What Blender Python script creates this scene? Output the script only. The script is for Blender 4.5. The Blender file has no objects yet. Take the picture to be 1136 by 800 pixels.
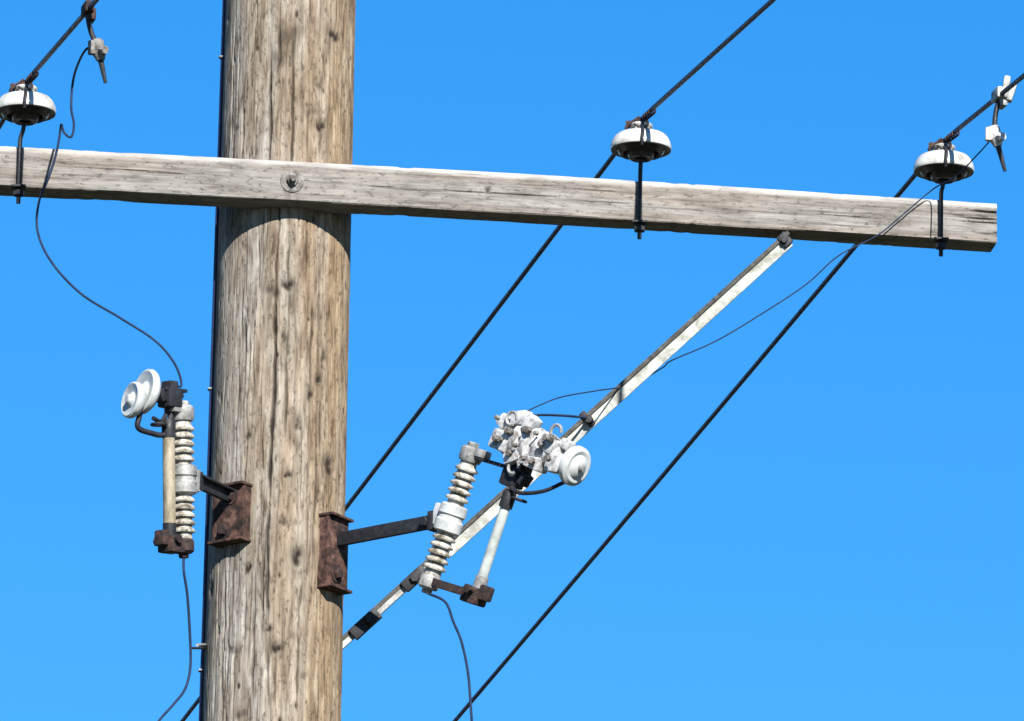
import bpy, bmesh, math, random
import numpy as np
from mathutils import Vector, Matrix

scene = bpy.context.scene
col = scene.collection
R_ = math.radians

# ------------------------------------------------------------------ camera
TH = R_(16.5); DIST = 18.0; SC = 0.00155; FPX = DIST / SC; ROLL = R_(0.95)
FW = np.array([0, math.cos(TH), math.sin(TH)])
R0 = np.array([1.0, 0, 0]); U0 = np.cross(R0, FW)
CPOS = np.array([0.40, 0, 6.68]) - DIST * FW
RT = R0 * math.cos(ROLL) + U0 * math.sin(ROLL); UP = np.cross(RT, FW)
cd = bpy.data.cameras.new('camera'); cam = bpy.data.objects.new('camera', cd); col.objects.link(cam)
cd.sensor_width = 36; cd.lens = FPX / 1136 * 36; cd.clip_start = 0.5; cd.clip_end = 5000
m = Matrix.Identity(4)
for i in range(3):
    m[i][0] = RT[i]; m[i][1] = UP[i]; m[i][2] = -FW[i]; m[i][3] = CPOS[i]
cam.matrix_world = m
scene.camera = cam
# ------------------------------------------------------------------ sky, sun, exposure
SUN_EL = R_(31); SUN_AZ = R_(15)          # the sun stands behind the camera, a little to the right
world = bpy.data.worlds.new('World'); scene.world = world; world.use_nodes = True
nt = world.node_tree; nt.nodes.clear()
sky = nt.nodes.new('ShaderNodeTexSky'); sky.sky_type = 'NISHITA'; sky.sun_disc = False
sky.sun_elevation = SUN_EL; sky.sun_rotation = math.pi - SUN_AZ
sky.altitude = 1500; sky.air_density = 1.0; sky.dust_density = 0.0; sky.ozone_density = 4.0
hs = nt.nodes.new('ShaderNodeHueSaturation'); hs.inputs['Saturation'].default_value = 1.325; hs.inputs['Hue'].default_value = 0.5
hs.inputs['Value'].default_value = 1.0
bg = nt.nodes.new('ShaderNodeBackground'); bg.inputs[1].default_value = 0.0655
wo = nt.nodes.new('ShaderNodeOutputWorld')
nt.links.new(sky.outputs[0], hs.inputs['Color']); nt.links.new(hs.outputs[0], bg.inputs[0]); nt.links.new(bg.outputs[0], wo.inputs[0])
sl = bpy.data.lights.new('sun', 'SUN'); sl.energy = 5.0; sl.angle = R_(0.5); sl.color = (1, 0.95, 0.87)
sun = bpy.data.objects.new('sun', sl); col.objects.link(sun)
sdir = Vector((math.sin(SUN_AZ) * math.cos(SUN_EL), -math.cos(SUN_AZ) * math.cos(SUN_EL), math.sin(SUN_EL)))
sun.rotation_euler = sdir.to_track_quat('Z', 'Y').to_euler()
vs = scene.view_settings; vs.view_transform = 'Standard'; vs.look = 'None'; vs.gamma = 1; vs.use_curve_mapping = False; vs.exposure = 1.5

# ------------------------------------------------------------------ helpers
def at(px, py, Y):
    """point of the world plane y=Y that lies behind a spot of the survey photo"""
    d = FW * FPX + RT * (px - 568) + UP * (400 - py)
    t = (Y - CPOS[1]) / d[1]
    return Vector(CPOS + d * t)

def tag(o, label=None, cat=None, group=None, kind=None):
    if label: o['label'] = label
    if cat: o['category'] = cat
    if group: o['group'] = group
    if kind: o['kind'] = kind
    return o

def empty(name, mat=Matrix.Identity(4)):
    o = bpy.data.objects.new(name, None); o.empty_display_size = 0.05
    col.objects.link(o); o.matrix_world = mat; return o

def link(name, bm, material, parent=None, smooth=True):
    me = bpy.data.meshes.new(name); bm.normal_update(); bm.to_mesh(me); bm.free()
    if smooth:
        me.polygons.foreach_set('use_smooth', [True] * len(me.polygons))
        me.set_sharp_from_angle(angle=R_(38))
    o = bpy.data.objects.new(name, me); col.objects.link(o); me.materials.append(material)
    if parent: o.parent = parent
    return o

def frame_for(axis):
    a = Vector(axis).normalized(); h = Vector((0, 0, 1)) if abs(a.z) < 0.9 else Vector((1, 0, 0))
    u = a.cross(h).normalized(); v = a.cross(u).normalized(); return a, u, v

def b_lathe(bm, prof, origin, axis, n=40):
    """prof: (radius, distance along the axis)"""
    a, u, v = frame_for(axis); o = Vector(origin); rings = []
    for r, t in prof:
        if r < 1e-6: rings.append([bm.verts.new(o + a * t)])
        else: rings.append([bm.verts.new(o + a * t + (u * math.cos(2*math.pi*k/n) + v * math.sin(2*math.pi*k/n)) * r) for k in range(n)])
    for A, B in zip(rings, rings[1:]):
        for k in range(n):
            k2 = (k + 1) % n
            if len(A) == 1 and len(B) == 1: continue
            if len(A) == 1: bm.faces.new((A[0], B[k], B[k2]))
            elif len(B) == 1: bm.faces.new((A[k], A[k2], B[0]))
            else: bm.faces.new((A[k], A[k2], B[k2], B[k]))
    for ring in (rings[0], rings[-1]):
        if len(ring) > 1: bm.faces.new(ring if ring is rings[-1] else ring[::-1])
    bmesh.ops.recalc_face_normals(bm, faces=bm.faces[:])

def b_box(bm, c, size, bevel=0.0015, rot=None, jit=0, seg=2):
    """box with real rounded edges; rot is a 3x3 matrix"""
    r = bmesh.ops.create_cube(bm, size=1.0); vv = r['verts']
    for v in vv: v.co = Vector((v.co.x * size[0], v.co.y * size[1], v.co.z * size[2]))
    if bevel:
        es = list({e for v in vv for e in v.link_edges})
        g = bmesh.ops.bevel(bm, geom=es, offset=min(bevel, min(size) * .4), segments=seg, affect='EDGES', profile=.6)
        vv = list({v for f in g['faces'] for v in f.verts} | {v for v in vv if v.is_valid})
    M = rot if rot is not None else Matrix.Identity(3)
    for v in vv: v.co = M @ v.co + Vector(c)
    return vv

def b_tube(bm, pts, rad, n=10, taper=None):
    pts = [Vector(p) for p in pts]; rings = []
    t0 = (pts[1] - pts[0]).normalized(); _, u, v = frame_for(t0)
    for i, p in enumerate(pts):
        t = (pts[min(i + 1, len(pts) - 1)] - pts[max(i - 1, 0)]).normalized()
        u = (u - t * u.dot(t)).normalized(); v = t.cross(u)
        r = rad[i] if isinstance(rad, (list, tuple)) else rad
        rings.append([bm.verts.new(p + (u * math.cos(2*math.pi*k/n) + v * math.sin(2*math.pi*k/n)) * r) for k in range(n)])
    for A, B in zip(rings, rings[1:]):
        for k in range(n): bm.faces.new((A[k], A[(k+1) % n], B[(k+1) % n], B[k]))
    bm.faces.new(rings[0][::-1]); bm.faces.new(rings[-1])

def smooth_pts(pts, k=8):
    pts = [Vector(p) for p in pts]; P = [2*pts[0]-pts[1]] + pts + [2*pts[-1]-pts[-2]]; out = []
    for i in range(1, len(P) - 2):
        for j in range(k):
            t = j / k; a, b, c, d = P[i-1], P[i], P[i+1], P[i+2]
            out.append(.5 * ((2*b) + (c-a)*t + (2*a-5*b+4*c-d)*t*t + (3*b-a-3*c+d)*t**3))
    out.append(pts[-1]); return out

def b_hex(bm, c, axis, r, h, n=6):
    b_lathe(bm, [(0, 0), (r*.92, 0), (r, h*.12), (r, h*.85), (r*.86, h), (0, h)], c, axis, n)

# ------------------------------------------------------------------ materials
def new_mat(name):
    mt = bpy.data.materials.new(name); mt.use_nodes = True; t = mt.node_tree
    return mt, t, t.nodes['Principled BSDF']

def N(t, kind, **kw):
    n = t.nodes.new(kind)
    for k, v in kw.items():
        if k in ('i',):
            for a, b in v.items(): n.inputs[a].default_value = b
        else: setattr(n, k, v)
    return n

def noise(t, vec, scale, detail=4, rough=.6, dist=0):
    n = N(t, 'ShaderNodeTexNoise', i={'Scale': scale, 'Detail': detail, 'Roughness': rough, 'Distortion': dist})
    t.links.new(vec, n.inputs['Vector']); return n.outputs['Fac']

def ramp(t, fac, stops, interp='LINEAR'):
    n = t.nodes.new('ShaderNodeValToRGB'); n.color_ramp.interpolation = interp
    e = n.color_ramp.elements
    while len(e) < len(stops): e.new(.5)
    for a, (p, c) in zip(e, stops):
        a.position = p; a.color = (c, c, c, 1) if isinstance(c, (int, float)) else (*c, 1)
    t.links.new(fac, n.inputs[0]); return n.outputs[0]

def mix(t, fac, a, b, mode='MIX'):
    n = N(t, 'ShaderNodeMix', data_type='RGBA', blend_type=mode)
    for s, v in ((n.inputs[0], fac), (n.inputs[6], a), (n.inputs[7], b)):
        if isinstance(v, bpy.types.NodeSocket): t.links.new(v, s)
        else: s.default_value = v if not isinstance(v, tuple) or len(v) == 4 else (*v, 1)
    return n.outputs[2]

def mapping(t, scale, attr=None):
    if attr:
        tc = N(t, 'ShaderNodeAttribute', attribute_name=attr).outputs['Vector']
    else:
        tc = t.nodes.new('ShaderNodeTexCoord').outputs['Object']
        # every piece gets its own patch of the pattern, from where it stands
        oi = N(t, 'ShaderNodeObjectInfo'); va = N(t, 'ShaderNodeVectorMath', operation='ADD'); t.links.new(tc, va.inputs[0]); t.links.new(oi.outputs['Location'], va.inputs[1])
        tc = va.outputs[0]
    mp = N(t, 'ShaderNodeMapping', i={'Scale': scale}); t.links.new(tc, mp.inputs[0]); return mp.outputs[0]

def bump(t, bsdf, h, strength, dist):
    b = N(t, 'ShaderNodeBump', i={'Strength': strength, 'Distance': dist})
    t.links.new(h, b.inputs['Height']); t.links.new(b.outputs[0], bsdf.inputs['Normal'])

def wood_mat(name, along, palette, dark_col, brown, brown_amt, edge=None):
    """weathered wood: long fibres along one axis; the point attribute 'mark' holds checks and knots"""
    mt, t, bs = new_mat(name)
    def sc(a, b): return tuple(b if i == along else a for i in range(3))
    v_f = mapping(t, sc(230, 9)); v_m = mapping(t, sc(75, 14)); v_l = mapping(t, sc(26, 2.2)); v_o = t.nodes.new('ShaderNodeTexCoord').outputs['Object']
    fine = noise(t, v_f, 1, 5, .65); mid = noise(t, v_m, 1, 5, .62, .4); large = noise(t, v_l, 1, 3, .5)
    base = ramp(t, mid, [(.28, palette[0]), (.41, palette[1]), (.54, palette[2]), (.72, palette[3])])
    tan = ramp(t, large, [(.44, 0.0), (.58, 1.0)])
    base = mix(t, mix(t, brown_amt, 0.0 if False else (0, 0, 0, 1), tan), base, brown, 'MULTIPLY')
    fl = ramp(t, fine, [(.30, .62), (.46, .94), (.64, 1.10)])
    base = mix(t, 1.0, base, fl, 'MULTIPLY')
    # short dark flecks and lichen grey
    fk = ramp(t, noise(t, mapping(t, sc(150, 62)), 1, 4, .75), [(.36, .25), (.45, 1.0), (.62, 1.0), (.70, 1.22)])
    base = mix(t, .75, base, fk, 'MULTIPLY')
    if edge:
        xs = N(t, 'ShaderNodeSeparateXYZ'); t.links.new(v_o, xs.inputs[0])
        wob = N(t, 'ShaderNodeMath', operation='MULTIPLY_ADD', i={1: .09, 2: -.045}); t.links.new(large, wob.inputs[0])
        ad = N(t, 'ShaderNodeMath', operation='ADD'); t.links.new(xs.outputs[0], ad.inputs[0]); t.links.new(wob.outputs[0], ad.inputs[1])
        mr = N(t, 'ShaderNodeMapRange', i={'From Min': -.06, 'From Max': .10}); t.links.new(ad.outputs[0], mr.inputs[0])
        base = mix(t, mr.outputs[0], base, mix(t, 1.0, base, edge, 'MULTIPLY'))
    at_ = N(t, 'ShaderNodeAttribute', attribute_name='mark')
    base = mix(t, at_.outputs['Fac'], base, dark_col)
    pl = N(t, 'ShaderNodeAttribute', attribute_name='pale')
    base = mix(t, pl.outputs['Fac'], base, (.40, .39, .38, 1))
    t.links.new(base, bs.inputs['Base Color']); bs.inputs['Roughness'].default_value = .9
    bs.inputs['Specular IOR Level'].default_value = .2
    h = N(t, 'ShaderNodeMath', operation='ADD'); t.links.new(fine, h.inputs[0]); t.links.new(mid, h.inputs[1])
    bump(t, bs, h.outputs[0], .40, .003)
    return mt

M = {}
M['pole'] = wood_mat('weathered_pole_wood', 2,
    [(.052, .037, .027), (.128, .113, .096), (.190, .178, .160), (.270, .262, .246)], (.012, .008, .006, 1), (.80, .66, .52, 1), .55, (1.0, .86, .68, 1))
M['arm'] = wood_mat('weathered_crossarm_wood', 0,
    [(.085, .078, .071), (.128, .121, .113), (.158, .151, .142), (.192, .186, .176)], (.024, .019, .016, 1), (.95, .80, .70, 1), .5)

def spotted(name, stops, scale, rough=.5, metal=0.0, bstr=.3, bdist=.001, stretch=(1, 1, 1), spec=.5):
    mt, t, bs = new_mat(name)
    v = mapping(t, tuple(scale * s for s in stretch))
    f = noise(t, v, 1, 6, .68, .3)
    c = ramp(t, f, stops); t.links.new(c, bs.inputs['Base Color'])
    r = ramp(t, noise(t, v, 2.3, 3), [(.3, max(rough - .15, .05)), (.7, min(rough + .2, 1))]); t.links.new(r, bs.inputs['Roughness'])
    bs.inputs['Metallic'].default_value = metal; bs.inputs['Specular IOR Level'].default_value = spec
    bump(t, bs, f, bstr, bdist); return mt

M['porcelain'] = spotted('white_porcelain', [(.30, (.13, .12, .10)), (.40, (.27, .27, .25)), (.52, (.36, .37, .355)), (.7, (.42, .43, .42))], 22, .2, 0, .05)
M['under_shade'] = spotted('painted_underside_shade', [(0.3, (0.0072, 0.006, 0.0054)), (0.7, (0.018, 0.0132, 0.0096))], 30, .3, 0, .05, spec=.3)  # near-black colour stands in for the shade under the white bells
M['cap_white'] = spotted('chalky_white_cap', [(.3, (.20, .21, .22)), (.5, (.32, .34, .34)), (.75, (.42, .43, .43))], 30, .35, 0, .1)
M['shed'] = spotted('grimy_porcelain', [(.34, (.045, .038, .028)), (.44, (.15, .135, .105)), (.54, (.28, .27, .245)), (.75, (.42, .42, .40))], 60, .4, 0, .1)
M['tan_tube'] = spotted('tan_fibre_tube', [(0.3, (0.085, 0.068, 0.0425)), (0.5, (0.196, 0.166, 0.115)), (0.7, (0.289, 0.255, 0.196))], 50, .6, 0, .2, .001, (1, 1, .35))
M['white_tube'] = spotted('white_fibre_tube', [(.3, (.19, .21, .20)), (.5, (.28, .31, .30)), (.7, (.36, .38, .37))], 40, .4, 0, .1)
M['galv'] = spotted('galvanised_steel', [(0.3, (0.0675, 0.0638, 0.06)), (0.45, (0.15, 0.15, 0.146)), (0.6, (0.247, 0.247, 0.244)), (0.8, (0.345, 0.345, 0.341))], 60, .5, .15, .3)
M['mottled'] = spotted('mottled_casting', [(.28, (.040, .034, .034)), (.37, (.14, .125, .12)), (.46, (.28, .28, .285)), (.60, (.42, .43, .44)), (.74, (.19, .16, .15))], 70, .5, .1, .6, .002)
M['rust'] = spotted('rusty_steel', [(.36, (.008, .006, .006)), (.46, (.026, .015, .012)), (.57, (.062, .032, .025)), (.76, (.13, .082, .066))], 55, .85, 0, .7, .002, spec=.2)
M['dark_rust'] = spotted('dark_rusted_steel', [(0.3, (0.0072, 0.0054, 0.006)), (0.5, (0.021, 0.015, 0.015)), (0.72, (0.072, 0.036, 0.027))], 60, .8, 0, .5, .001, spec=.2)
M['black'] = spotted('blackened_metal', [(0.3, (0.0045, 0.00495, 0.0063)), (0.55, (0.0099, 0.0108, 0.0144)), (0.8, (0.027, 0.027, 0.0315))], 60, .6, 0, .3, spec=.3)
M['wire'] = spotted('dark_aged_conductor', [(.3, (.006, .010, .036)), (.7, (.013, .021, .066))], 90, .5, 0, .5, .001, spec=.35)
M['thin_wire'] = spotted('dull_thin_wire', [(.3, (.008, .014, .032)), (.7, (.018, .030, .062))], 40, .85, 0, .1, spec=.08)
M['brace'] = spotted('pale_galvanised_brace', [(.30, (.075, .072, .055)), (.42, (.150, .152, .132)), (.54, (.25, .265, .245)), (.75, (.31, .325, .31))], 30, .6, .0, .3, .0015, (1, 1, 1))
M['brace_shade'] = spotted('shaded_brace_flange', [(0.3, (0.0084, 0.0084, 0.007)), (0.6, (0.028, 0.028, 0.0238)), (0.8, (0.084, 0.0805, 0.07))], 40, .7, .1, .2)  # shadow side of the pale brace, darkened in its colour
M['washer'] = spotted('weathered_washer', [(.3, (.03, .022, .018)), (.45, (.08, .072, .065)), (.6, (.16, .155, .15)), (.75, (.26, .26, .255))], 70, .8, .1, .5, .002, spec=.2)
def ground_mat():
    mt, t, bs = new_mat('dry_grass_ground'); v = mapping(t, (1, 1, 1))
    c = ramp(t, noise(t, v, .7, 8, .7), [(.3, (.015, .02, .008)), (.55, (.035, .038, .018)), (.75, (.06, .05, .03))])
    t.links.new(c, bs.inputs['Base Color']); bs.inputs['Roughness'].default_value = .95; bump(t, bs, noise(t, v, 20, 4), .6, .05)
    return mt
M['ground'] = ground_mat()

# ------------------------------------------------------------------ ground
bm = bmesh.new(); rr = [0.0] + [1.5 * 1.35 ** k for k in range(24)]
rnd = random.Random(4); prev = None
for r in rr:
    if r == 0: ring = [bm.verts.new((0, 0, 0))]
    else: ring = [bm.verts.new((r*math.cos(a*math.pi/24), r*math.sin(a*math.pi/24), rnd.uniform(-.03, .03) - (0.0 if r < 40 else 0))) for a in range(48)]
    if prev:
        for k in range(48):
            if len(prev) == 1: bm.faces.new((prev[0], ring[k], ring[(k+1) % 48]))
            else: bm.faces.new((prev[k], ring[k], ring[(k+1) % 48], prev[(k+1) % 48]))
    prev = ring
tag(link('ground', bm, M['ground']), kind='structure')

# ------------------------------------------------------------------ wooden pole
def pole_r(z): return 0.1150 - 0.0045 * (z - 6.68)
def on_pole(px, py):
    """azimuth (0 = towards camera, + = right) and height of a spot of the pole's face"""
    Y = -.08
    for _ in range(12):
        p = at(px, py, Y); r = pole_r(p.z); x = max(-r * .995, min(r * .995, p.x)); Y = -math.sqrt(r*r - x*x)
    return math.asin(x / r), p.z

rng = np.random.default_rng(11)
def vnoise(n, step, seed):
    g = np.random.default_rng(seed); k = int(n / step) + 4; a = g.uniform(-1, 1, k); x = np.arange(n) / step
    i = x.astype(int); f = x - i; f = f*f*(3-2*f); return a[i]*(1-f) + a[i+1]*f

def build_shaft():
    nt_ = 760
    zs = np.concatenate([np.linspace(-.4, 5.7, 26)[:-1], np.arange(5.7, 7.7, .0028), [7.702, 7.706]])
    th = np.linspace(-math.pi, math.pi, nt_, endpoint=False)     # 0 faces the camera
    T, Z = np.meshgrid(th, zs); R = pole_r(Z) + np.zeros_like(T); mark = np.zeros_like(T)
    nz = len(zs)
    # broad out-of-round shape and long fibres
    for k in range(1, 8): R += .0014 / k**.5 * np.sin(k*T + rng.uniform(0, 6.28) + .5*np.sin(Z*1.3 + k))
    fib = np.repeat(rng.normal(0, 1, nt_)[None, :], nz, 0)
    for j in range(6):
        w = vnoise(nz, 60, 50 + j)[:, None]; R += .00016 * w * np.roll(fib, 37*j, 1)
    arc = pole_r(6.7)
    def crack(theta, z0, z1, width, depth, strength, seed):
        g = vnoise(nz, 28, seed) * .0028 + vnoise(nz, 7, seed + 1) * .0009
        tc = theta + g / arc
        env = np.clip((zs - z0) / .05, 0, 1) * np.clip((z1 - zs) / .05, 0, 1)
        if env.max() <= 0: return
        wd = width * (.55 + .45 * env) * (1 + .45 * vnoise(nz, 10, seed + 2))
        d = (T - tc[:, None]) * arc
        prof = np.exp(-(d / wd[:, None])**2) * env[:, None] * (1 + .25 * vnoise(nz, 5, seed + 3))[:, None]
        R[:] = R - depth * prof; mark[:] = np.maximum(mark, strength * np.clip(prof, 0, 1))
    px_cracks = [((303, 318), (300, 560), .0026, .008, .95), ((300, 545), (294, 700), .0022, .006, .8), ((270, 335), (269, 402), .0022, .005, .9),
                 ((296, 55), (299, 185), .0024, .006, .85), ((305, 0), (308, 90), .0022, .005, .75), ((322, 10), (324, 200), .0020, .005, .75),
                 ((338, 120), (341, 190), .0017, .004, .7), ((378, 5), (378, 150), .0022, .005, .7), ((352, 250), (352, 640), .0018, .004, .65),
                 ((318, 250), (316, 500), .0017, .004, .6), ((344, 320), (344, 560), .0016, .004, .55), ((357, 430), (355, 520), .0025, .006, .85),
                 ((293, 580), (292, 690), .0024, .006, .85), ((282, 630), (280, 790), .0018, .004, .55), ((333, 630), (331, 800), .0017, .004, .6),
                 ((362, 700), (361, 800), .0022, .006, .85), ((305, 700), (303, 800), .0017, .004, .6), ((256, 0), (257, 170), .0016, .004, .5),
                 ((249, 640), (247, 800), .0015, .004, .5), ((272, 640), (270, 740), .0015, .004, .55), ((373, 290), (370, 500), .0018, .004, .5),
                 ((285, 240), (286, 330), .0015, .004, .5), ((266, 110), (268, 180), .0016, .004, .5), ((364, 180), (365, 10), .0016, .004, .6)]
    for n, (a, b, w, d, s) in enumerate(px_cracks):
        t0, z0 = on_pole(*a); t1, z1 = on_pole(*b); crack((t0 + t1) / 2, min(z0, z1), max(z0, z1), w, d, s, 300 + 7*n)
    for n in range(430):
        z0 = rng.uniform(5.7, 7.65); L = rng.uniform(.03, .30) * rng.uniform(.4, 1)
        crack(rng.uniform(-math.pi, math.pi), z0, z0 + L + .06, rng.uniform(.0007, .0016), rng.uniform(.001, .0034), rng.uniform(.2, .78), 4000 + 11*n)
    # knots: (photo spot, half width, half height, depth, darkness)
    knots = [((370, 40), 8, 7, .003, .8), ((318, 40), 11, 12, .001, .4), ((355, 141), 6, 5, .006, .95), ((343, 124), 7, 6, .001, .4), ((307, 66), 7, 14, .001, .5),
             ((260, 143), 4, 3, .002, .6), ((318, 317), 6, 6, .005, .9), ((301, 322), 7, 9, .002, .6), ((354, 421), 5, 4, .004, .9), ((343, 438), 3, 7, .003, .7),
             ((366, 517), 8, 9, .007, .97), ((329, 618), 7, 9, .006, .95), ((306, 720), 5, 5, .006, .95), ((274, 631), 3, 5, .006, 1), ((234, 655), 4, 6, .004, .9),
             ((258, 722), 7, 5, .002, .5), ((318, 527), 4, 4, .003, .8), ((274, 483), 3, 5, .002, .6), ((262, 45), 4, 6, .001, .35), ((350, 350), 8, 6, .001, .3),
             ((250, 20), 4, 4, .001, .3), ((313, 580), 4, 4, .002, .5), ((268, 792), 6, 6, .002, .5), ((314, 375), 4, 7, .002, .5), ((359, 395), 3, 5, .002, .6),
             ((329, 470), 4, 7, .002, .55), ((351, 95), 4, 4, .002, .4), ((298, 698), 3, 3, .003, .8)]
    for (p, hw, hh, dp, st) in knots:
        hw *= 1.2; hh *= 1.2; st = min(1, st * 1.35)
        t0, z0 = on_pole(*p); ar = rng.uniform(-.2, .2)
        dx = (T - t0) * arc / (hw * SC) + ar * (Z - z0) / (hh * SC); dz = (Z - z0) / (hh * SC)
        q = dx**2 + dz**2 + .30 * np.sin(2*np.arctan2(dz, dx) + p[0]) + .18 * np.sin(3*np.arctan2(dz, dx) + p[1])
        g = np.exp(-np.clip(q, 0, 50)**1.3); R -= dp * g; mark = np.maximum(mark, st * g)
        halo = np.exp(-np.clip(q / 4.0, 0, 50)); mark = np.maximum(mark, .40 * st * halo)
    for n in range(420):                                # worm holes, staple holes and torn pits
        t0 = rng.uniform(-math.pi, math.pi); z0 = rng.uniform(5.8, 7.6); hw = rng.uniform(1.2, 3.6) * .001; hh = hw * rng.uniform(.7, 2.6)
        ix = np.ix_(np.where(np.abs(zs - z0) < .03)[0], np.where(np.abs(th - t0) < .09)[0])
        if 0 in T[ix].shape: continue
        g = np.exp(-np.clip(((T[ix] - t0) * arc / hw)**2 + ((Z[ix] - z0) / hh)**2, 0, 50)**1.4); st = rng.uniform(.35, 1)**1.3
        R[ix] -= .003 * st * g; mark[ix] = np.maximum(mark[ix], st * g)
    # splintered nicks
    for n in range(900):
        t0 = rng.uniform(-math.pi, math.pi); z0 = rng.uniform(5.8, 7.6); hw = rng.uniform(.8, 2.2) * .001; hh = rng.uniform(2, 9) * .001
        c = np.abs(th - t0) < .03; rws = np.where(np.abs(zs - z0) < .03)[0]
        if not c.any() or len(rws) == 0: continue
        ix = np.ix_(rws, np.where(c)[0])
        g = np.exp(-(((T[ix] - t0) * arc / hw)**2 + ((Z[ix] - z0) / hh)**2)); s = rng.uniform(.3, .85)
        R[ix] -= .0015 * g; mark[ix] = np.maximum(mark[ix], s * g)
    # broad stains and long weathered bands
    for n in range(90):
        t0 = rng.uniform(-math.pi, math.pi); z0 = rng.uniform(5.8, 7.6); hw = rng.uniform(3, 9) * .001; hh = rng.uniform(.03, .16); st = rng.uniform(.12, .38)
        wob = vnoise(nz, 14, 7000 + n)[:, None] * .004
        g = np.exp(-np.clip((((T - t0) * arc + wob) / hw)**2 + ((Z - z0) / hh)**2, 0, 40)); mark = np.maximum(mark, st * g)
    # rust runs under the two brackets
    for (qx, qy) in ((250, 606), (259, 606), (268, 606), (362, 656), (371, 656)):
        t0, z0 = on_pole(qx, qy)
        for j in range(2):
            g = np.exp(-((T - t0 - rng.uniform(-.02, .02)) * arc / .0028)**2) * np.clip((z0 - Z) / .01, 0, 1) * np.clip(1 - (z0 - Z) / rng.uniform(.06, .18), 0, 1); mark = np.maximum(mark, .4 * g)
    X = R * np.sin(T) + .0032 * (Z - 6.03); Yv = -R * np.cos(T)
    co = np.stack([X, Yv, Z], -1).reshape(-1, 3)
    top = len(co); co = np.vstack([co, [[0, 0, 7.71]]])
    i = np.arange(nz - 1)[:, None] * nt_; k = np.arange(nt_)[None, :]; k2 = (k + 1) % nt_
    q = np.stack([i + k, i + k2, i + nt_ + k2, i + nt_ + k], -1).reshape(-1, 4)
    b = (nz - 1) * nt_; kk = np.arange(nt_)
    tri = np.stack([b + kk, b + (kk + 1) % nt_, np.full(nt_, top)], -1)
    me = bpy.data.meshes.new('shaft'); me.vertices.add(len(co)); me.vertices.foreach_set('co', co.astype(np.float32).ravel())
    me.loops.add(len(q)*4 + len(tri)*3); me.loops.foreach_set('vertex_index', np.concatenate([q.ravel(), tri.ravel()]).astype(np.int32))
    me.polygons.add(len(q) + len(tri))
    me.polygons.foreach_set('loop_start', np.concatenate([np.arange(len(q))*4, len(q)*4 + np.arange(len(tri))*3]).astype(np.int32))
    me.update(calc_edges=True); me.validate()
    me.polygons.foreach_set('use_smooth', [True] * len(me.polygons))
    a = me.attributes.new('mark', 'FLOAT', 'POINT'); a.data.foreach_set('value', np.append(mark.ravel(), .3).astype(np.float32))
    me.materials.append(M['pole']); return me

pole = tag(empty('utility_pole'), 'weathered round wooden utility pole with grey wooden crossarm and long pale brace', 'utility pole')
shaft = bpy.data.objects.new('shaft', build_shaft()); col.objects.link(shaft); shaft.parent = pole

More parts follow.
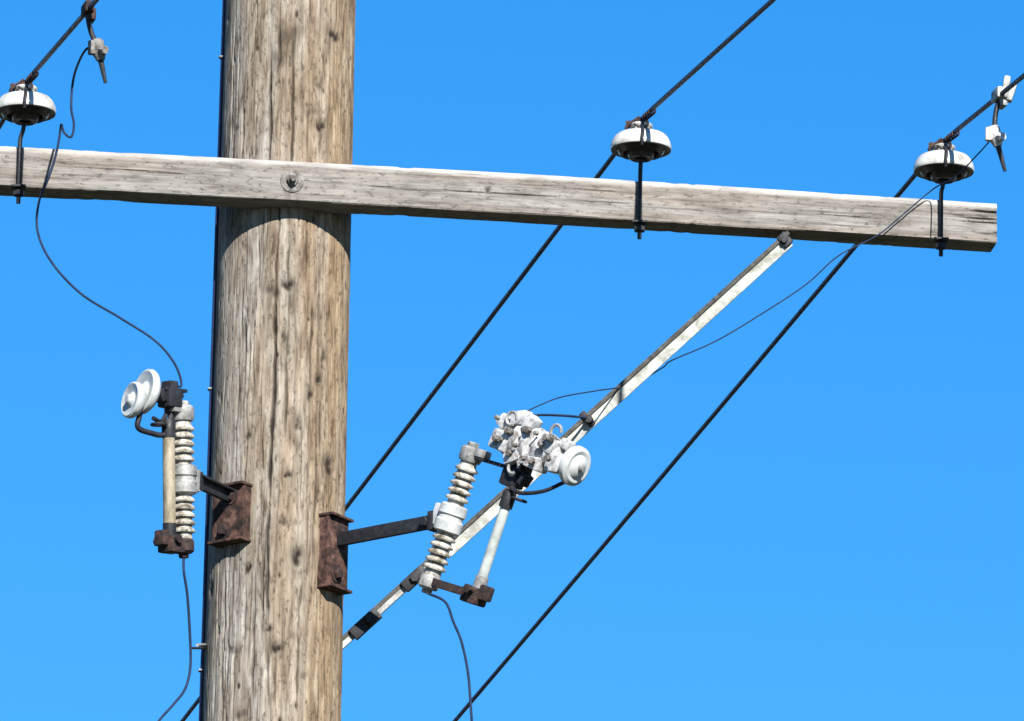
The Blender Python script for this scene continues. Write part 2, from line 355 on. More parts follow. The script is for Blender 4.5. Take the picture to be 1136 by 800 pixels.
# ------------------------------------------------------------------ crossarm
PHI = R_(8.6); ARM_C = at(322, 201, -.153)          # middle of its front face
AX = Vector((math.cos(PHI), math.sin(PHI), math.tan(R_(0.25)))).normalized()
AN = Vector((math.sin(PHI), -math.cos(PHI), 0)); AZ = AX.cross(AN) * -1
if AZ.z < 0: AZ = -AZ
AH, AD = .0725, .058                                 # height and depth of the timber
def arm_pt(s, up=0, out=0): return ARM_C + AX * s + AZ * up + AN * out
def arm_s(px):
    """distance along the arm of a photo column"""
    s = 0
    for _ in range(8):
        p = arm_pt(s); v = p - Vector(CPOS); k = FPX / v.dot(Vector(FW)); s += (px - (568 + v.dot(Vector(RT)) * k)) * SC
    return s
S1 = arm_s(1106); S0 = -S1 - .02
def build_arm():
    # cross-section in (out, up): front face at out = 0, chamfered top edges
    h, d, c = AH / 2, AD, .006
    corner = [(0, -h+.002), (0, h-c), (-c*.8, h), (-d+c, h), (-d, h-c), (-d, -h+.002), (-d+.002, -h), (-.002, -h)]
    prof = []
    for a, b in zip(corner, corner[1:] + corner[:1]):
        L = math.dist(a, b); n = max(1, int(L / .0022))
        prof += [(a[0] + (b[0]-a[0])*j/n, a[1] + (b[1]-a[1])*j/n) for j in range(n)]
    P = np.array(prof); npf = len(P); ss = np.arange(S0, S1, .0035); ss = np.append(ss, S1); ns = len(ss)
    SS, K = np.meshgrid(ss, np.arange(npf), indexing='ij'); O = P[K, 0].copy(); Uv = P[K, 1].copy(); mark = np.zeros_like(SS); pale = np.zeros_like(SS)
    nrm = np.roll(P, -1, 0) - np.roll(P, 1, 0); nrm = np.stack([-nrm[:, 1], nrm[:, 0]], -1); nrm /= np.linalg.norm(nrm, axis=1)[:, None]
    if np.dot(nrm[3], [1, 0]) < 0: nrm = -nrm
    D = np.zeros_like(SS)
    per = np.concatenate([[0], np.cumsum(np.linalg.norm(np.diff(P, axis=0), axis=1))])
    g = np.random.default_rng(5)
    fibre = g.normal(0, 1, npf)
    for j in range(5): D += .00022 * vnoise(ns, 40, 900+j)[:, None] * np.roll(fibre, 13*j)[None, :]
    front = per[(P[:, 0] > -.001)].max()
    for n in range(150):
        u0 = g.uniform(0, per[-1]); s0 = g.uniform(S0 - .1, S1); L = g.uniform(.06, .5); w = g.uniform(.0008, .0017); dp = g.uniform(.0003, .0013); st = g.uniform(.10, .36)
        if n == 0: u0, s0, L, w, dp, st = .030, arm_s(395), .36, .0016, .002, .35
        if n == 1: u0, s0, L, w, dp, st = .045, arm_s(545), .30, .0014, .0018, .3
        if n == 2: u0, s0, L, w, dp, st = .028, arm_s(770), .42, .0016, .002, .38
        if n == 3: u0, s0, L, w, dp, st = .038, arm_s(-20), .40, .0014, .0018, .3
        if n == 4: u0, s0, L, w, dp, st = .040, arm_s(1060), .10, .0016, .004, .6
        uc = u0 + vnoise(ns, 30, 1200 + 3*n) * .0022
        env = np.clip((ss - s0) / .04, 0, 1) * np.clip((s0 + L - ss) / .04, 0, 1)
        pr = np.exp(-((per[None, :] - uc[:, None]) / w)**2) * env[:, None]; D -= dp * pr; mark = np.maximum(mark, st * pr)
    for (px, up, hs_, hh, dp, st) in ((541, .002, .004, .005, .006, .95), (505, 0, .017, .030, .0006, .22), (262, .012, .010, .012, .001, .35), (452, -.002, .016, .010, .0015, .35), (600, .008, .008, .005, .001, .3), (880, -.006, .013, .006, .0015, .4),
                                     (1085, -.004, .02, .006, .0015, .45), (150, -.006, .014, .006, .001, .35), (985, .010, .012, .006, .001, .3), (810, -.012, .009, .004, .0015, .4)):
        s0 = arm_s(px); fr = (P[:, 0] > -.001)[None, :]
        gg = np.exp(-(((SS - s0) / hs_)**2 + ((Uv - up) / hh)**2)) * fr; D -= dp * gg; mark = np.maximum(mark, st * gg)
    for px in (20, 708, 1042, 324):                     # rust runs below the fittings
        s0 = arm_s(px); fr = (P[:, 0] > -.001)[None, :]
        for q in range(4):
            w = g.uniform(.0015, .004); sx = s0 + g.uniform(-.012, .012); mark = np.maximum(mark, g.uniform(.2, .5) * np.exp(-((SS - sx) / w)**2) * np.clip((.012 - Uv) / .03, 0, 1) * fr)
    for q in range(9):                                   # splits running in from both ends
        e = S1 if q % 3 else S0; u0 = g.uniform(0, per[-1]) if q > 3 else (.012, .034, .052, .066)[q]; L = g.uniform(.04, .16)
        uc = u0 + vnoise(ns, 16, 2400 + q) * .002; pr = np.exp(-((per[None, :] - uc[:, None]) / .0017)**2) * np.clip(1 - np.abs(ss - e) / L, 0, 1)[:, None]; D -= .004 * pr; mark = np.maximum(mark, .6 * pr)
    edge = np.exp(-((Uv - h) / .008)**2) + np.exp(-((Uv + h) / .006)**2)   # rounded, chipped arrises
    ch = np.clip(vnoise(ns, 9, 31) + .6 * vnoise(ns, 3, 32) - .35, 0, 1)[:, None]; D -= .0014 * ch * edge; mark = np.maximum(mark, .15 * ch * edge)
    # paler band along the top edge of the timber
    topband = np.clip((Uv - (h - .013)) / .006, 0, 1) * (.72 + .28 * vnoise(ns, 12, 77)[:, None]) ; pale = np.maximum(pale, np.clip(topband, 0, .9) * .6)
    O += D * nrm[K, 0]; Uv += D * nrm[K, 1]
    # slight warp of the old timber
    Uv += .0022 * np.sin(SS * 2.9 + .5)
    ax, an, az = np.array(AX), np.array(AN), np.array(AZ)
    inner = []
    co = (np.array([0., 0, 0]) + SS[..., None]*np.array([1., 0, 0]) + O[..., None]*np.array([0, -1., 0]) + Uv[..., None]*np.array([0, 0, 1.])).reshape(-1, 3)
    i = np.arange(ns-1)[:, None]*npf; k = np.arange(npf)[None, :]; k2 = (k+1) % npf
    q = np.stack([i+k, i+npf+k, i+npf+k2, i+k2], -1).reshape(-1, 4).tolist()
    me = bpy.data.meshes.new('crossarm'); e0 = list(range(npf)); e1 = [(ns-1)*npf + x for x in range(npf)][::-1]
    me.from_pydata(co.tolist(), [], q + [e0, e1]); bm = bmesh.new(); bm.from_mesh(me); bmesh.ops.recalc_face_normals(bm, faces=bm.faces[:]); bm.to_mesh(me); bm.free()
    me.polygons.foreach_set('use_smooth', [True]*len(me.polygons)); me.set_sharp_from_angle(angle=R_(35))
    for nme, arr in (('mark', mark), ('pale', pale)):
        a = me.attributes.new(nme, 'FLOAT', 'POINT'); a.data.foreach_set('value', arr.ravel().astype(np.float32))
    me.materials.append(M['arm']); return me
arm = bpy.data.objects.new('crossarm', build_arm()); col.objects.link(arm); arm.parent = pole
mw = Matrix.Identity(4)
for i in range(3):
    mw[i][0] = AX[i]; mw[i][1] = -AN[i]; mw[i][2] = AZ[i]; mw[i][3] = ARM_C[i]
arm.matrix_world = mw
# through bolt and its round washer, in the arm's own frame
bm = bmesh.new(); s = arm_s(324)
b_lathe(bm, [(0, -.001), (.019, -.001), (.0205, .0005), (.020, .002), (.017, .003), (.009, .0022), (0, .0022)], (s, 0, 0), (0, -1, 0), 28)
w_ = link('washer', bm, M['washer'], arm)
bm = bmesh.new(); b_hex(bm, (s, -.0018, 0), (0, -1, 0), .0100, .007); b_lathe(bm, [(0, 0), (.0065, 0), (.0055, .012), (.005, .014), (0, .014)], (s, -.004, 0), (0, -1, 0), 14)
link('bolt', bm, M['washer'], arm)

# ------------------------------------------------------------------ diagonal brace, an angle bar behind the arm
BT = at(874, 266, -.02); BB = at(378, 718, .045)
ba = (BT - BB).normalized()
bn = Vector((0, -1, 0)); bn = (bn - ba * bn.dot(ba)).normalized(); bu = ba.cross(bn).normalized()
if bu.x > 0: bu = -bu                                # bu points up-left, across the bar
bm = bmesh.new(); L = (BT - BB).length
def prism(bm, sec, A, B, u, v):
    ra = [bm.verts.new(A + u*x + v*y) for x, y in sec]; rb = [bm.verts.new(B + u*x + v*y) for x, y in sec]
    n = len(sec)
    for k in range(n): bm.faces.new((ra[k], ra[(k+1) % n], rb[(k+1) % n], rb[k]))
    bm.faces.new(ra[::-1]); bm.faces.new(rb); bmesh.ops.recalc_face_normals(bm, faces=bm.faces[:])
# pale face turned to the lens and a raised upper flange with its shade painted dark
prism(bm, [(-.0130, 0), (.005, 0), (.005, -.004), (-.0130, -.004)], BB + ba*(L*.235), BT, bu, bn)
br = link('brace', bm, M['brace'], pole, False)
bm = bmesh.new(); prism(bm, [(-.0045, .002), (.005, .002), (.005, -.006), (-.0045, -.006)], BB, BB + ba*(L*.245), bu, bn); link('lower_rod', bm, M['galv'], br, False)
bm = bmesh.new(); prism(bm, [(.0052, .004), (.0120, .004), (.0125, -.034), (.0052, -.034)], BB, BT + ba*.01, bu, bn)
link('flange', bm, M['brace_shade'], br, False)
def along(t, u=0, n=0): return BB + ba * (L * t) + bu * u + bn * n
rotb = Matrix((ba, bu, bn)).transposed()
bm = bmesh.new(); b_box(bm, along(.996, .003, .003), (.018, .024, .008), .002, rotb); b_hex(bm, along(.994, .002, .006), bn, .006, .006)
link('end_clip', bm, M['black'], br)
bm = bmesh.new(); b_box(bm, along(.553, .004, .004), (.012, .030, .009), .002, rotb); b_hex(bm, along(.553, 0, .008), bn, .008, .009); link('clamp', bm, M['black'], br)
bm = bmesh.new(); b_box(bm, along(.055, .0, .005), (.060, .023, .012), .003, rotb); b_hex(bm, along(.065, 0, .010), bn, .010, .010); link('clamp', bm, M['black'], br)
bm = bmesh.new(); b_box(bm, along(.165, .001, .005), (.050, .021, .012), .003, rotb); b_hex(bm, along(.165, 0, .008), bn, .009, .010); link('clamp', bm, M['black'], br)

# ------------------------------------------------------------------ conductors and insulators
PSI = R_(14.3); WR = .0042
WBACK = Vector((-math.sin(PSI), math.cos(PSI), 0))
ins_spec = [
    (28, 126, 20, 'left', 'white topped insulator near the left end of the crossarm, cut by the photo edge', 'dark overhead conductor running over the leftmost white insulator', 96),
    (711, 167, 708, 'mid', 'white topped insulator midway along the crossarm, right of the pole', 'dark overhead conductor crossing behind the pole from the insulator midway along the crossarm', 130),
    (1047, 191, 1042, 'right', 'white topped insulator beside the right end of the crossarm', 'dark overhead conductor over the insulator at the right crossarm end, passing right of the brace', 155)]
heads = []
for (px, rim, pinx, kk, lab, wlab, heady) in ins_spec:
    sx = arm_s(pinx + 1); base = arm_pt(sx, 0, .0085)
    Yi = base.y; rc = at(px, rim, Yi)           # centre of the skirt's rim
    T0 = Matrix.Translation(Vector((base.x, base.y, base.z))); root = tag(empty('insulator', T0), lab, 'insulator', 'porcelain insulators on the crossarm')
    loc = rc - base; lx = Vector((loc.x, 0, loc.z))
    up = Vector((0, 0, 1))
    bm = bmesh.new()
    prof = [(.050, .006), (.0515, .000), (.053, .0025), (.0528, .007),
            (.0510, .015), (.0475, .023), (.042, .0295), (.034, .033), (.024, .035), (.0175, .037), (.016, .040), (.016, .043), (.0195, .046), (.0205, .049), (.018, .052), (.012, .054), (0, .055)]
    # underside cavity first
    prof = [(0, .012), (.048, .012)] + prof
    prof = [(a_, b_ if b_ < .004 else .004 + (b_ - .004)*.90) for a_, b_ in prof]
    b_lathe(bm, prof, lx, up, 56)
    pc = link('porcelain_bell', bm, M['porcelain'], root)
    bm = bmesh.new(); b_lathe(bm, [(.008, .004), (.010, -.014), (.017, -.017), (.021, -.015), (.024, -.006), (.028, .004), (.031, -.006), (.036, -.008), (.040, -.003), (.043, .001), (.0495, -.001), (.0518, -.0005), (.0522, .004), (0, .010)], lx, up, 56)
    link('shaded_petticoat', bm, M['under_shade'], root)  # underside of the bell, its shade painted in as a dark colour
    # steel pin, down the face of the timber, with nut and tail
    bm = bmesh.new()
    zb = -AH/2
    b_tube(bm, smooth_pts([lx + up*.012, lx*.72 + Vector((0, 0, -.000)), Vector((0, 0, AH/2 + .006)), Vector((0, 0, 0)), Vector((0, 0, zb)), Vector((0, 0, zb - .034))], 6), .0037, 12)
    link('pin', bm, M['black'], root)
    bm = bmesh.new(); b_hex(bm, (0, 0, zb - .012), (0, 0, -1), .0105, .009); b_box(bm, (0, -.0, zb - .006), (.026, .030, .004), .001)
    link('nut', bm, M['black'], root)
    bm = bmesh.new(); b_box(bm, (0, -.006, -.004), (.022, .004, .012), .001); b_hex(bm, (0, -.008, -.004), (0, -1, 0), .006, .006)
    head = lx + up * .0525
    bm2 = bmesh.new()                                   # rusty tie wire round the neck and over the conductor
    pts = [lx + up*.033 + Vector((math.cos(a), math.sin(a), 0)) * .0185 for a in np.linspace(0, 2*math.pi*1.9, 46)]
    for j, p in enumerate(pts): p.z += .002 * math.sin(j * .4)
    b_tube(bm2, pts, .0019, 6)
    for sg in (-1, 1):
        dv = WBACK * sg
        cv = [lx + up*.034 + Vector((0, -.018, 0)), lx + up*.043 + Vector((-.012*sg, -.016, 0)), head + dv*.020 + up*.004]
        hel = [head + dv*(.020 + .055*q) + (Vector((math.cos(PSI), math.sin(PSI), 0))*math.cos(q*26) + up*math.sin(q*26))*.0052 - up*.004*q for q in np.linspace(0, 1, 44)]
        b_tube(bm2, smooth_pts(cv, 5) + hel, .0017, 6)
    b_tube(bm2, smooth_pts([head + Vector((-.004, -.006, .006)), lx + up*.040 + Vector((-.024, -.014, 0)), lx + up*.034 + Vector((-.026, -.012, 0))], 5), .0028, 6)
    link('tie_wire', bm2, M['dark_rust'], root)
    bm.free()
    bm = bmesh.new(); b_tube(bm, smooth_pts([head + Vector((.001, -.004, .004)), lx + up*.038 + Vector((.002, -.0240, 0)), lx + up*.0315 + Vector((.002, -.038, 0)), lx + up*.017 + Vector((.002, -.0525, 0)), lx + up*.004 + Vector((.001, -.0555, 0)), lx + Vector((.001, -.052, -.006))], 6), .0030, 8)
    link('dome_strip', bm, M['black'], root)  # dark narrow strip down the front of the dome
    bm = bmesh.new(); b_lathe(bm, [(0, 0), (.0105, 0), (.012, .002), (.012, .008), (.009, .010), (0, .010)], head - up*.008, up, 20)
    b_box(bm, head + Vector((-.013, -.002, -.006)), (.026, .016, .010), .002, Matrix.Rotation(-.15, 3, 'Z')); link('saddle', bm, M['rust'], root)
    W0 = base + head + up * .0035; heads.append(W0)
    # the conductor: one long sagging wire, both ways
    ts = [-42, -34, -26, -20, -15, -11, -8, -5.5, -4, -3, -2, -1.2, -.7, -.4, -.2, -.08, 0, .08, .2, .4, .7, 1.2, 2, 3, 4, 5.5, 8, 11, 15, 20, 26, 34, 42]
    pts = [W0 + WBACK*t + up*(-.06*math.sqrt(t*t + .0009) + .0010*t*t + .0018) for t in ts]
    bm = bmesh.new(); b_tube(bm, pts, WR, 12)
    cw = link('overhead_conductor', bm, M['wire'])
    tag(cw, wlab, 'power line', 'overhead conductors')

def wire_at(i, t):
    return heads[i] + WBACK*t + Vector((0, 0, -.06*math.sqrt(t*t + .0009) + .0010*t*t + .0018))
def wire_t(i, px):
    """where along conductor i a photo column falls"""
    best = min((abs(568 + (Vector(CPOS)*0 + (wire_at(i, t) - Vector(CPOS))).dot(Vector(RT)) * FPX / (wire_at(i, t) - Vector(CPOS)).dot(Vector(FW)) - px), t) for t in np.arange(-2.5, 2.5, .005))
    return best[1]

# ------------------------------------------------------------------ clamps hanging on the outer conductors
def clamp(i, px, label, body_off, tail_off, bright):
    t = wire_t(i, px); p = wire_at(i, t); root = tag(empty('hot_line_clamp', Matrix.Translation(p)), label, 'wire clamp', 'tap clamps on the conductors')
    rz = Matrix.Rotation(-PSI, 3, 'Z') if False else Matrix.Rotation(PSI, 3, 'Z')
    mb = M['mottled'] if bright else M['washer']
    bm = bmesh.new()
    b_box(bm, (0, -.002, .002), (.016, .040, .020), .004, rz); b_box(bm, (.006, 0, -.010), (.012, .030, .020), .003, rz)
    link('jaw', bm, M['galv'] if bright else M['dark_rust'], root)
    bm = bmesh.new()
    if bright:
        b_box(bm, (.012, -.012, .012), (.012, .018, .040), .004, Matrix.Rotation(.15, 3, 'Y')); b_box(bm, (.021, -.008, .004), (.012, .018, .032), .003, Matrix.Rotation(.3, 3, 'Y'))
    else: b_box(bm, (.006, -.012, .005), (.009, .014, .014), .003)
    link('keeper', bm, M['galv'], root)
    A = Vector((0, -.004, -.010)); B = Vector(body_off); Tt = Vector(tail_off)
    bm = bmesh.new(); b_tube(bm, smooth_pts([A, A.lerp(B, .5) + Vector((-.003, 0, 0)), B], 6), [.0045]*13, 10)
    link('eye_bolt', bm, M['black'], root)
    bm = bmesh.new(); d = (Tt - B).normalized()
    b_lathe(bm, [(0, -.016), (.008, -.016), (.011, -.012), (.0115, .010), (.009, .014), (.0075, .02), (0, .02)], B, d, 16)
    b_box(bm, B + Vector((-.010, -.004, 0)), (.014, .012, .024), .003); b_hex(bm, B + Vector((.006, -.010, -.006)), (.6, -.8, -.2), .008, .012)
    link('clamp_body', bm, mb, root)
    bm = bmesh.new(); b_tube(bm, [B + d*.015, B.lerp(Tt, .6), Tt], [.0052, .0042, .003], 8)
    link('screw_eye', bm, M['black'], root)
    return p
def rel(px, py, p, dy=0): q = at(px, py, p.y + dy); return q - p
tL = wire_at(0, wire_t(0, 97)); tR = wire_at(2, wire_t(2, 1108))
c1 = clamp(0, 97, 'small dull clamp hanging from the left conductor, above the drooping thin wire', rel(109, 54, tL, -.01), rel(117, 92, tL, -.005), False)
c2 = clamp(2, 1108, 'grey and white clamp hanging from the right conductor beyond the crossarm end', rel(1104, 150, tR, -.01), rel(1115, 190, tR, -.005), True)

# ------------------------------------------------------------------ fuse cutouts
def cutout(px, py, Y, az, tilt, lean, label, plate_px, tube_mat, upright):
    """local frame: +X away from the pole (towards the fuse tube), +Z up the porcelain, origin at its middle"""
    o = at(px, py, Y)
    X = Vector((math.sin(az), -math.cos(az), 0)); Z = Vector((0, 0, 1)); Yl = Z.cross(X)
    Bm = Matrix((X, Yl, Z)).transposed() @ Matrix.Rotation(lean, 3, 'X') @ Matrix.Rotation(tilt, 3, 'Y')
    MW = Matrix.Translation(o) @ Bm.to_4x4(); root = tag(empty('fuse_cutout', MW), label, 'fuse cutout', 'fuse cutouts bolted to the pole')
    V = Vector; inv = MW.inverted()
    bpy.context.view_layer.update()
    # porcelain with sheds
    bm = bmesh.new(); pr = [(0, -.104), (.0145, -.104), (.015, -.100)]
    for h in (-.092, -.079, -.066, -.053, -.040, .030, .043, .056, .069, .082):
        pr += [(.0145, h), (.0198, h + .0015), (.0204, h + .0045), (.0180, h + .0070), (.0150, h + .010)]
    pr += [(.0145, .100), (.0145, .106), (0, .106)]
    b_lathe(bm, pr, (0, 0, 0), (0, 0, 1), 32); link('porcelain_post', bm, M['shed'], root)
    bm = bmesh.new(); b_lathe(bm, [(0, -.026), (.019, -.026), (.0235, -.023), (.024, -.006), (.0215, -.003), (.0215, .003), (.024, .006), (.0235, .021), (.019, .024), (0, .024)], (0, 0, 0), (0, 0, 1), 28)
    b_box(bm, (-.024, 0, 0), (.022, .020, .038), .003); link('mounting_collar', bm, M['cap_white'] if not upright else M['galv'], root)
    # end castings
    bm = bmesh.new(); b_lathe(bm, [(0, .100), (.018, .100), (.020, .104), (.020, .122), (.016, .126), (0, .126)], (0, 0, 0), (0, 0, 1), 24)
    b_box(bm, (.010, 0, .119), (.045, .026, .014), .003); b_hex(bm, (-.003, 0, .124), (0, 0, 1), .010, .010); link('top_casting', bm, M['galv'], root)
    bm = bmesh.new(); b_lathe(bm, [(0, -.102), (.016, -.102), (.018, -.106), (.018, -.122), (.014, -.126), (0, -.126)], (0, 0, 0), (0, 0, 1), 24)
    b_hex(bm, (0, 0, -.122), (0, 0, -1), .009, .012); bc = link('bottom_casting', bm, M['dark_rust'] if upright else M['galv'], root)
    # hinge: strap out to the tube, trunnion block
    bm = bmesh.new(); tx = .108 if not upright else .034
    b_box(bm, (tx*.5, .009, -.112), (tx + .02, .004, .014), .001); b_box(bm, (tx*.5, -.009, -.112), (tx + .02, .004, .014), .001)
    b_tube(bm, [V((tx, -.024, -.106)), V((tx, .024, -.106))], .007, 12); b_box(bm, (tx - .004, 0, -.117), (.034, .034, .022), .004); b_box(bm, (tx + .018, 0, -.104), (.018, .022, .026), .004)
    b_hex(bm, (tx, -.024, -.106), (0, -1, 0), .009, .008)
    link('hinge', bm, M['dark_rust'], root)
    # fuse tube
    tr = .0085 if not upright else .0105
    zt = .055 if not upright else .080
    bm = bmesh.new(); b_lathe(bm, [(0, -.098), (tr, -.098), (tr + .0003, -.08), (tr, zt - .02), (tr, zt), (0, zt)], (tx, 0, 0), (0, 0, 1), 20)
    ft = link('fuse_tube', bm, tube_mat, root)
    bm = bmesh.new(); b_lathe(bm, [(0, zt - .012), (.0115, zt - .012), (.012, zt - .008), (.012, zt + .014), (.009, zt + .020), (0, zt + .020)], (tx, 0, 0), (0, 0, 1), 18)
    b_tube(bm, [V((tx, 0, zt + .008)) + V((math.cos(a)*.0 + .012 + .012*(1 - math.cos(a)), .012*math.sin(a), 0)) for a in np.linspace(0, 2*math.pi, 18)], .0028, 6)
    link('ferrule', bm, M['black'], ft)
    bm = bmesh.new(); b_lathe(bm, [(0, -.100), (.011, -.100), (.0115, -.096), (.0115, -.078), (0, -.078)], (tx, 0, 0), (0, 0, 1), 18); link('end_ferrule', bm, M['black'] if upright else M['galv'], ft)
    # top contact
    bm = bmesh.new()
    zc = .094 if not upright else .134
    b_box(bm, (tx - .004, 0, zc), (.034, .030, .030), .005); b_box(bm, (tx*.5 + .008, 0, zc + .016), (tx + .02, .022, .006), .0015)
    b_box(bm, (tx + .022, 0, zc + .004), (.014, .022, .022), .003, Matrix.Rotation(.4, 3, 'Y'))
    if not upright: b_box(bm, (tx + .004, .004, zc + .030), (.040, .014, .050), .003)
    if not upright: b_tube(bm, smooth_pts([V((tx, -.010, zc - .012)), V((tx + .03, -.012, zc - .020)), V((tx + .075, -.008, zc - .006)), V((tx + .105, 0, zc + .018))], 5), .0036, 8)
    link('top_contact', bm, M['black'], root)
    Rt = Matrix.Rotation; rq = random.Random(8)
    if not upright:
        # broken-up cast housing over the contact: ribbed drum, side plates, ears and a row of clips
        bm = bmesh.new()
        b_lathe(bm, [(0, 0), (.020, 0), (.026, .005), (.027, .014), (.021, .017), (.021, .022), (.029, .025), (.030, .036), (.022, .039), (.022, .045), (.031, .048), (.031, .058), (.022, .061), (.022, .068),
                     (.029, .071), (.028, .082), (.020, .086), (.020, .092), (.025, .095), (.023, .110), (.015, .114), (0, .114)], (.072, 0, .158), (1, 0, -.05), 26)
        for (x, y, z, a, b_, c, an) in ((.078, -.010, .150, .036, .036, .030, .1), (.096, -.012, .190, .030, .022, .022, -.3), (.122, -.016, .186, .020, .022, .026, .4), (.140, -.010, .134, .052, .030, .020, .12),
                                        (.168, -.012, .166, .032, .030, .024, .35), (.186, -.006, .142, .028, .030, .030, -.1), (.110, -.018, .132, .030, .020, .018, -.5), (.064, -.004, .178, .022, .026, .020, .6), (.192, -.004, .172, .020, .018, .016, .2)):
            b_box(bm, (x, y, z), (a, b_, c), .004, Rt(an, 3, 'Y'))
        hz = link('contact_housing', bm, M['mottled'], root)
        bm = bmesh.new()
        for j in range(16):
            b_hex(bm, (.068 + .008*j, -.030 + rq.uniform(-.003, .003), .158 - .0005*j + rq.choice((-.020, -.006, .010, .022))), (rq.uniform(-.3, .3), -1, rq.uniform(-.2, .3)), rq.uniform(.0035, .0062), .008)
        link('bolt_heads', bm, M['washer'], hz)
        for x, z in ((.085, .186), (.118, .118), (.176, .186)):
            bm = bmesh.new(); b_tube(bm, [V((x + .010*math.cos(a), -.022, z + .010*math.sin(a))) for a in np.linspace(0, 5.4, 14)], .0026, 6)
            link('clip', bm, M['galv'], hz)
        for ob in (hz, *hz.children):
            for v in ob.data.vertices: v.co.x = .134 + (v.co.x - .134) * 1.12; v.co.z = .158 + (v.co.z - .158) * 1.14
        R = .035; bm = bmesh.new()
        b_lathe(bm, [(0, 0), (.018, 0), (.024, .004), (R*.96, .008), (R, .012), (R*.97, .018), (R*.78, .022), (R*.60, .021), (R*.45, .025), (R*.2, .027), (0, .027)], (.212, 0, .145), (1, 0, -.06), 36)
        cp = link('weather_cap', bm, M['cap_white'], root)
        bm = bmesh.new(); b_lathe(bm, [(0, 0), (.006, 0), (.0065, .003), (.005, .007), (0, .008)], (.238, 0, .1435), (1, 0, 0), 16); link('cap_stud', bm, M['galv'], cp)
    else:
        # slender clip over the tube, and a pair of thin white shells on a hooked arm
        bm = bmesh.new(); b_box(bm, (tx - .004, 0, .150), (.020, .024, .030), .004); b_box(bm, (tx - .010, 0, .138), (.040, .018, .008), .002, Rt(.2, 3, 'Y')); b_hex(bm, (tx - .006, -.010, .150), (0, -1, 0), .007, .008)
        link('top_clip', bm, M['black'], root)
        ax1 = (inv.to_3x3() @ V((-.84, -.50, .08))).normalized(); ax2 = (inv.to_3x3() @ V((-.83, -.52, .12))).normalized()
        for (qx, qy, Rr, ax_, dY) in ((151, 445, .032, ax1, -.330), (165, 436, .040, ax2, -.316)):
            c_ = inv @ at(qx, qy, dY); bm = bmesh.new()
            b_lathe(bm, [(0, -.010), (Rr*.4, -.010), (Rr*.75, -.006), (Rr*.95, .001), (Rr, .006), (Rr*.98, .011), (Rr*.88, .013), (Rr*.72, .011), (Rr*.45, .010), (Rr*.3, .014), (Rr*.2, .018), (0, .019)], c_, ax_, 34)
            cp = link('white_shell', bm, M['cap_white'], root)
        ca, cb = inv @ at(167, 437, -.315), inv @ at(148, 446, -.338)
        bm = bmesh.new(); b_tube(bm, [ca - (cb - ca)*.2, ca, cb, cb + (cb - ca)*.12], .0065, 12); b_box(bm, (ca + cb)/2 - V((0, 0, .010)), (.012, .012, .030), .003); link('spacer', bm, M['galv'], root)
        bm = bmesh.new(); b_tube(bm, smooth_pts([V((tx - .01, 0, .116)), inv @ at(183, 481, -.29), inv @ at(166, 480, -.31), inv @ at(153, 474, -.325), inv @ at(155, 460, -.327), (ca + cb)/2], 6), .0048, 10)
        b_tube(bm, smooth_pts([V((tx - .006, 0, .128)), inv @ at(180, 467, -.29), inv @ at(170, 464, -.31)], 6), .004, 8)
        link('shell_arm', bm, M['black'], root)
    # bracket: flat bar to a rusty plate lagged to the pole
    ta, tz = on_pole(*plate_px); rr_ = pole_r(tz); pn = V((math.sin(ta), -math.cos(ta), 0)); pt = Vector((math.cos(ta), math.sin(ta), 0)); pc = pn * rr_ + V((0, 0, tz))
    hz_ = .062 if not upright else .048; wd = .030 if not upright else .034
    bm = bmesh.new(); rp = Matrix((pt, pn, V((0, 0, 1)))).transposed()
    b_box(bm, pc + pn*.012, (wd*2, .007, hz_*2), .002, rp)                                  # web
    for sg in (-1, 1): b_box(bm, pc + pn*.000 + pt*sg*(wd - .004), (.006, .030, hz_*2 - .002), .0015, rp)    # flanges
    for sg in (-1, 1): b_box(bm, pc + pn*.008 + V((0, 0, sg*(hz_ + .001))), (wd*2 + .004, .034, .005), .0015, rp)
    for v in bm.verts: v.co = inv @ v.co
    pl = link('mounting_plate', bm, M['rust'], root)
    for sg in (-1, 1):
        bm = bmesh.new(); b_hex(bm, pc + pn*.015 + V((0, 0, sg*hz_*.62)) + pt*.006*sg, pn, .0095, .011); b_lathe(bm, [(0, 0), (.015, 0), (.015, .003), (0, .003)], pc + pn*.0145 + V((0, 0, sg*hz_*.62)) + pt*.006*sg, pn, 18)
        for v in bm.verts: v.co = inv @ v.co
        link('lag_bolt', bm, M['dark_rust'], pl)
    A = pc + pn*.012 + V((0, 0, hz_*(.38 if not upright else .62))); B = MW @ V((-.030, 0, -.012 if not upright else 0)); d = (B - A); dn = d.normalized(); sz = V((0, 0, 1)); sz = (sz - dn*sz.dot(dn)).normalized(); sy = sz.cross(dn)
    bm = bmesh.new(); rb = Matrix((dn, sy, sz)).transposed()
    b_box(bm, (A + B)/2, (d.length + .006, .009, .024 if not upright else .021), .002, rb); b_box(bm, (A + B)/2 + sz*.0095 + sy*.006, (d.length*.96, .016, .004), .001, rb)
    b_hex(bm, B - dn*.018 + sy*-.004, -sy if sy.y > 0 else sy, .009, .009); b_box(bm, B - dn*.004, (.014, .022, .034), .003, rb)
    for v in bm.verts: v.co = inv @ v.co
    link('bracket_bar', bm, M['black'], root)
    return root, MW
cl, ML = cutout(203, 532, -.250, R_(-42), R_(7), R_(-4), 'upright fuse cutout with tan tube and paired white discs, left of the pole', (259, 572), M['tan_tube'], True)
cr, MR = cutout(500, 575, -.235, R_(52), R_(22), 0, 'tilted fuse cutout with mottled pale housing and round white cap, right of the pole', (367, 615), M['white_tube'], False)

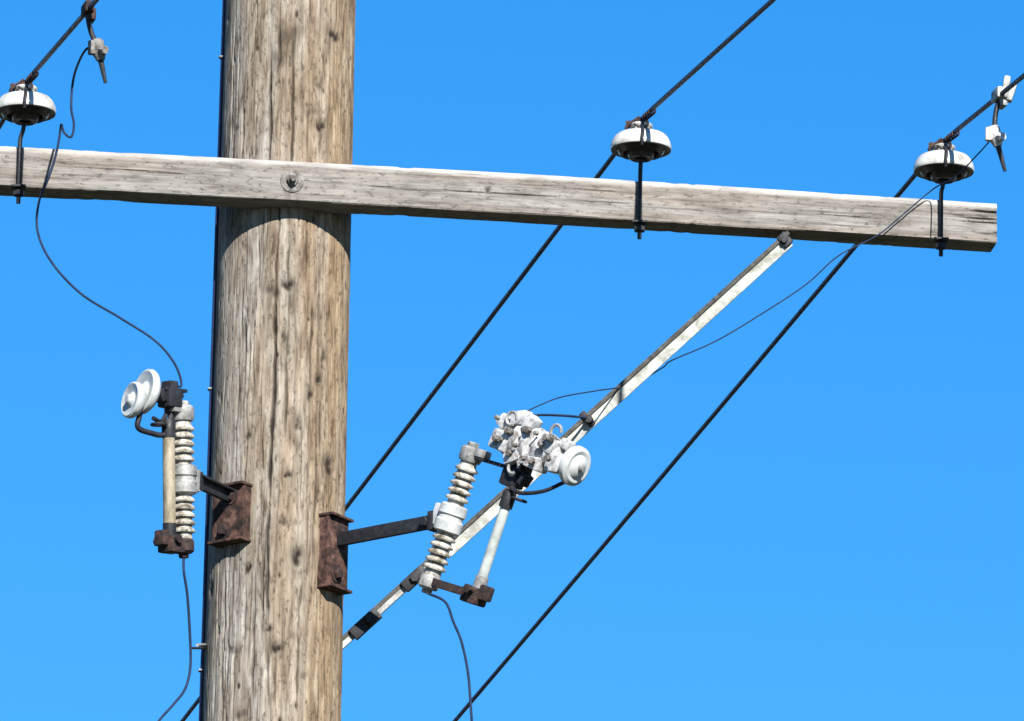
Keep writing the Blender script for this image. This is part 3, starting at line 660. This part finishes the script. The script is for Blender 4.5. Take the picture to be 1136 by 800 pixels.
# ------------------------------------------------------------------ thin jumper and lead wires
def wire(name, pts, label, r=.0021, mat='thin_wire', extra=None):
    bm = bmesh.new(); b_tube(bm, smooth_pts(pts, 8), r, 8)
    if extra: extra(bm)
    return tag(link(name, bm, M[mat]), label, 'wire', 'thin jumper and lead wires')
af = ARM_C.y
P = lambda x, y, Y: at(x, y, Y)
topL = ML @ Vector((.034, 0, .162)); topR = MR @ Vector((.066, -.01, .188))
tb = c1 + Vector(rel(95, 56, c1)); yl = c1.y
ys = arm_pt(arm_s(60)).y - .010
wire('jumper_wire', [P(104, 50, yl), P(93, 58, yl + .02), P(82, 85, -.25), P(79, 118, ys), P(82, 138, ys), P(79, 152, ys), P(71, 147, ys), P(68, 138, ys - .004), P(66, 152, ys), P(62, 172, ys), P(54, 196, ys + .001), P(43, 225, ys + .01),
    P(42, 258, ys), P(58, 292, -.28), P(90, 326, -.27), P(132, 352, -.27), P(172, 378, -.27), P(194, 404, -.27), P(201, 428, -.265), topL],
    'thin drooping wire from the left clamp down past the crossarm to the left fuse cutout')
wire('jumper_wire', [P(1102, 152, c2.y), P(1084, 172, -.2), P(1060, 196, -.12), P(1038, 208, arm_pt(arm_s(1038)).y - .03), P(1018, 224, arm_pt(arm_s(1018)).y - .012), P(996, 243, arm_pt(arm_s(996)).y - .010), P(972, 262, arm_pt(arm_s(972)).y - .012), P(930, 284, -.04), P(895, 315, -.05), P(850, 345, -.07), P(795, 378, -.07), P(745, 400, -.07), P(735, 408, .04), P(700, 427, .04),
    P(665, 433, -.08), P(625, 440, -.2), P(600, 449, -.26), topR], 'faint thin wire swinging from the crossarm end behind the brace to the right cutout', .0012)
wire('tie_rod', [along(.553, .004, .012), P(622, 461, -.12), P(592, 461, -.24), MR @ Vector((.066, -.005, .185))], 'short straight dark wire between the pale brace and the top of the right fuse cutout', .0022)
bl = ML @ Vector((0, 0, -.132)); brr = MR @ Vector((0.0, 0, -.132))
wire('lead_wire', [bl, P(204, 634, -.25), P(208, 662, -.23), P(211, 710, -.20), P(211, 742, -.2), P(205, 765, -.21), P(192, 782, -.22), P(172, 806, -.24), P(150, 850, -.25), P(140, 930, -.25)], 'thin wire hanging from the foot of the left fuse cutout beside the pole', .0023)
wire('lead_wire', [brr, P(494, 668, -.24), P(503, 690, -.24), P(512, 712, -.24), P(519, 745, -.24), P(522, 780, -.24), P(524, 820, -.24), P(524, 900, -.24)], 'thin wire hanging from the foot of the tilted right fuse cutout', .0023)
# dark round strip with staple-shaped loops down the left flank of the pole
def flank(z, a=-91): aa = R_(a); rr_ = pole_r(z) + .0015; return Vector((math.sin(aa)*rr_ + .0032*(z - 6.03), -math.cos(aa)*rr_, z))
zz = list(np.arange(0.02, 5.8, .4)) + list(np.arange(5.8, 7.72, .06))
gr = empty('flank_strip'); tag(gr, 'dark narrow strip down the left flank of the wooden pole', 'cable')
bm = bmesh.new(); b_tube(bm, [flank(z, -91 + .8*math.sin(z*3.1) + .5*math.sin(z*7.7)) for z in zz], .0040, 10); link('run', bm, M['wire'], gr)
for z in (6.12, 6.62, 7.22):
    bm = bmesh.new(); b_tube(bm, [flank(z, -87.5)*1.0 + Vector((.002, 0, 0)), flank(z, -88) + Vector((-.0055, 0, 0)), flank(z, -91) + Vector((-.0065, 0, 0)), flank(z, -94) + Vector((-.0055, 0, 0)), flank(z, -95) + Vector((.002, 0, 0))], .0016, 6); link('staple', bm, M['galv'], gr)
# small stand-off that holds the left lead wire off the pole
sa, sz_ = on_pole(226, 719); bm = bmesh.new(); p0 = Vector((math.sin(sa), -math.cos(sa), 0)) * (pole_r(sz_) - .004) + Vector((0, 0, sz_)); p1 = P(211, 719, -.20)
b_tube(bm, [p0, p0.lerp(p1, .5), p1], .0022, 8); so = empty('wire_standoff', Matrix.Identity(4)); tag(so, 'tiny metal stand-off holding the left lead wire away from the pole', 'standoff')
link('rod', bm, M['black'], so)
bm = bmesh.new(); b_tube(bm, [p0.lerp(p1, .05) + Vector((0, -.002, .005)), p0.lerp(p1, .55) + Vector((0, -.002, .005))], .0028, 8); link('clip', bm, M['galv'], so)
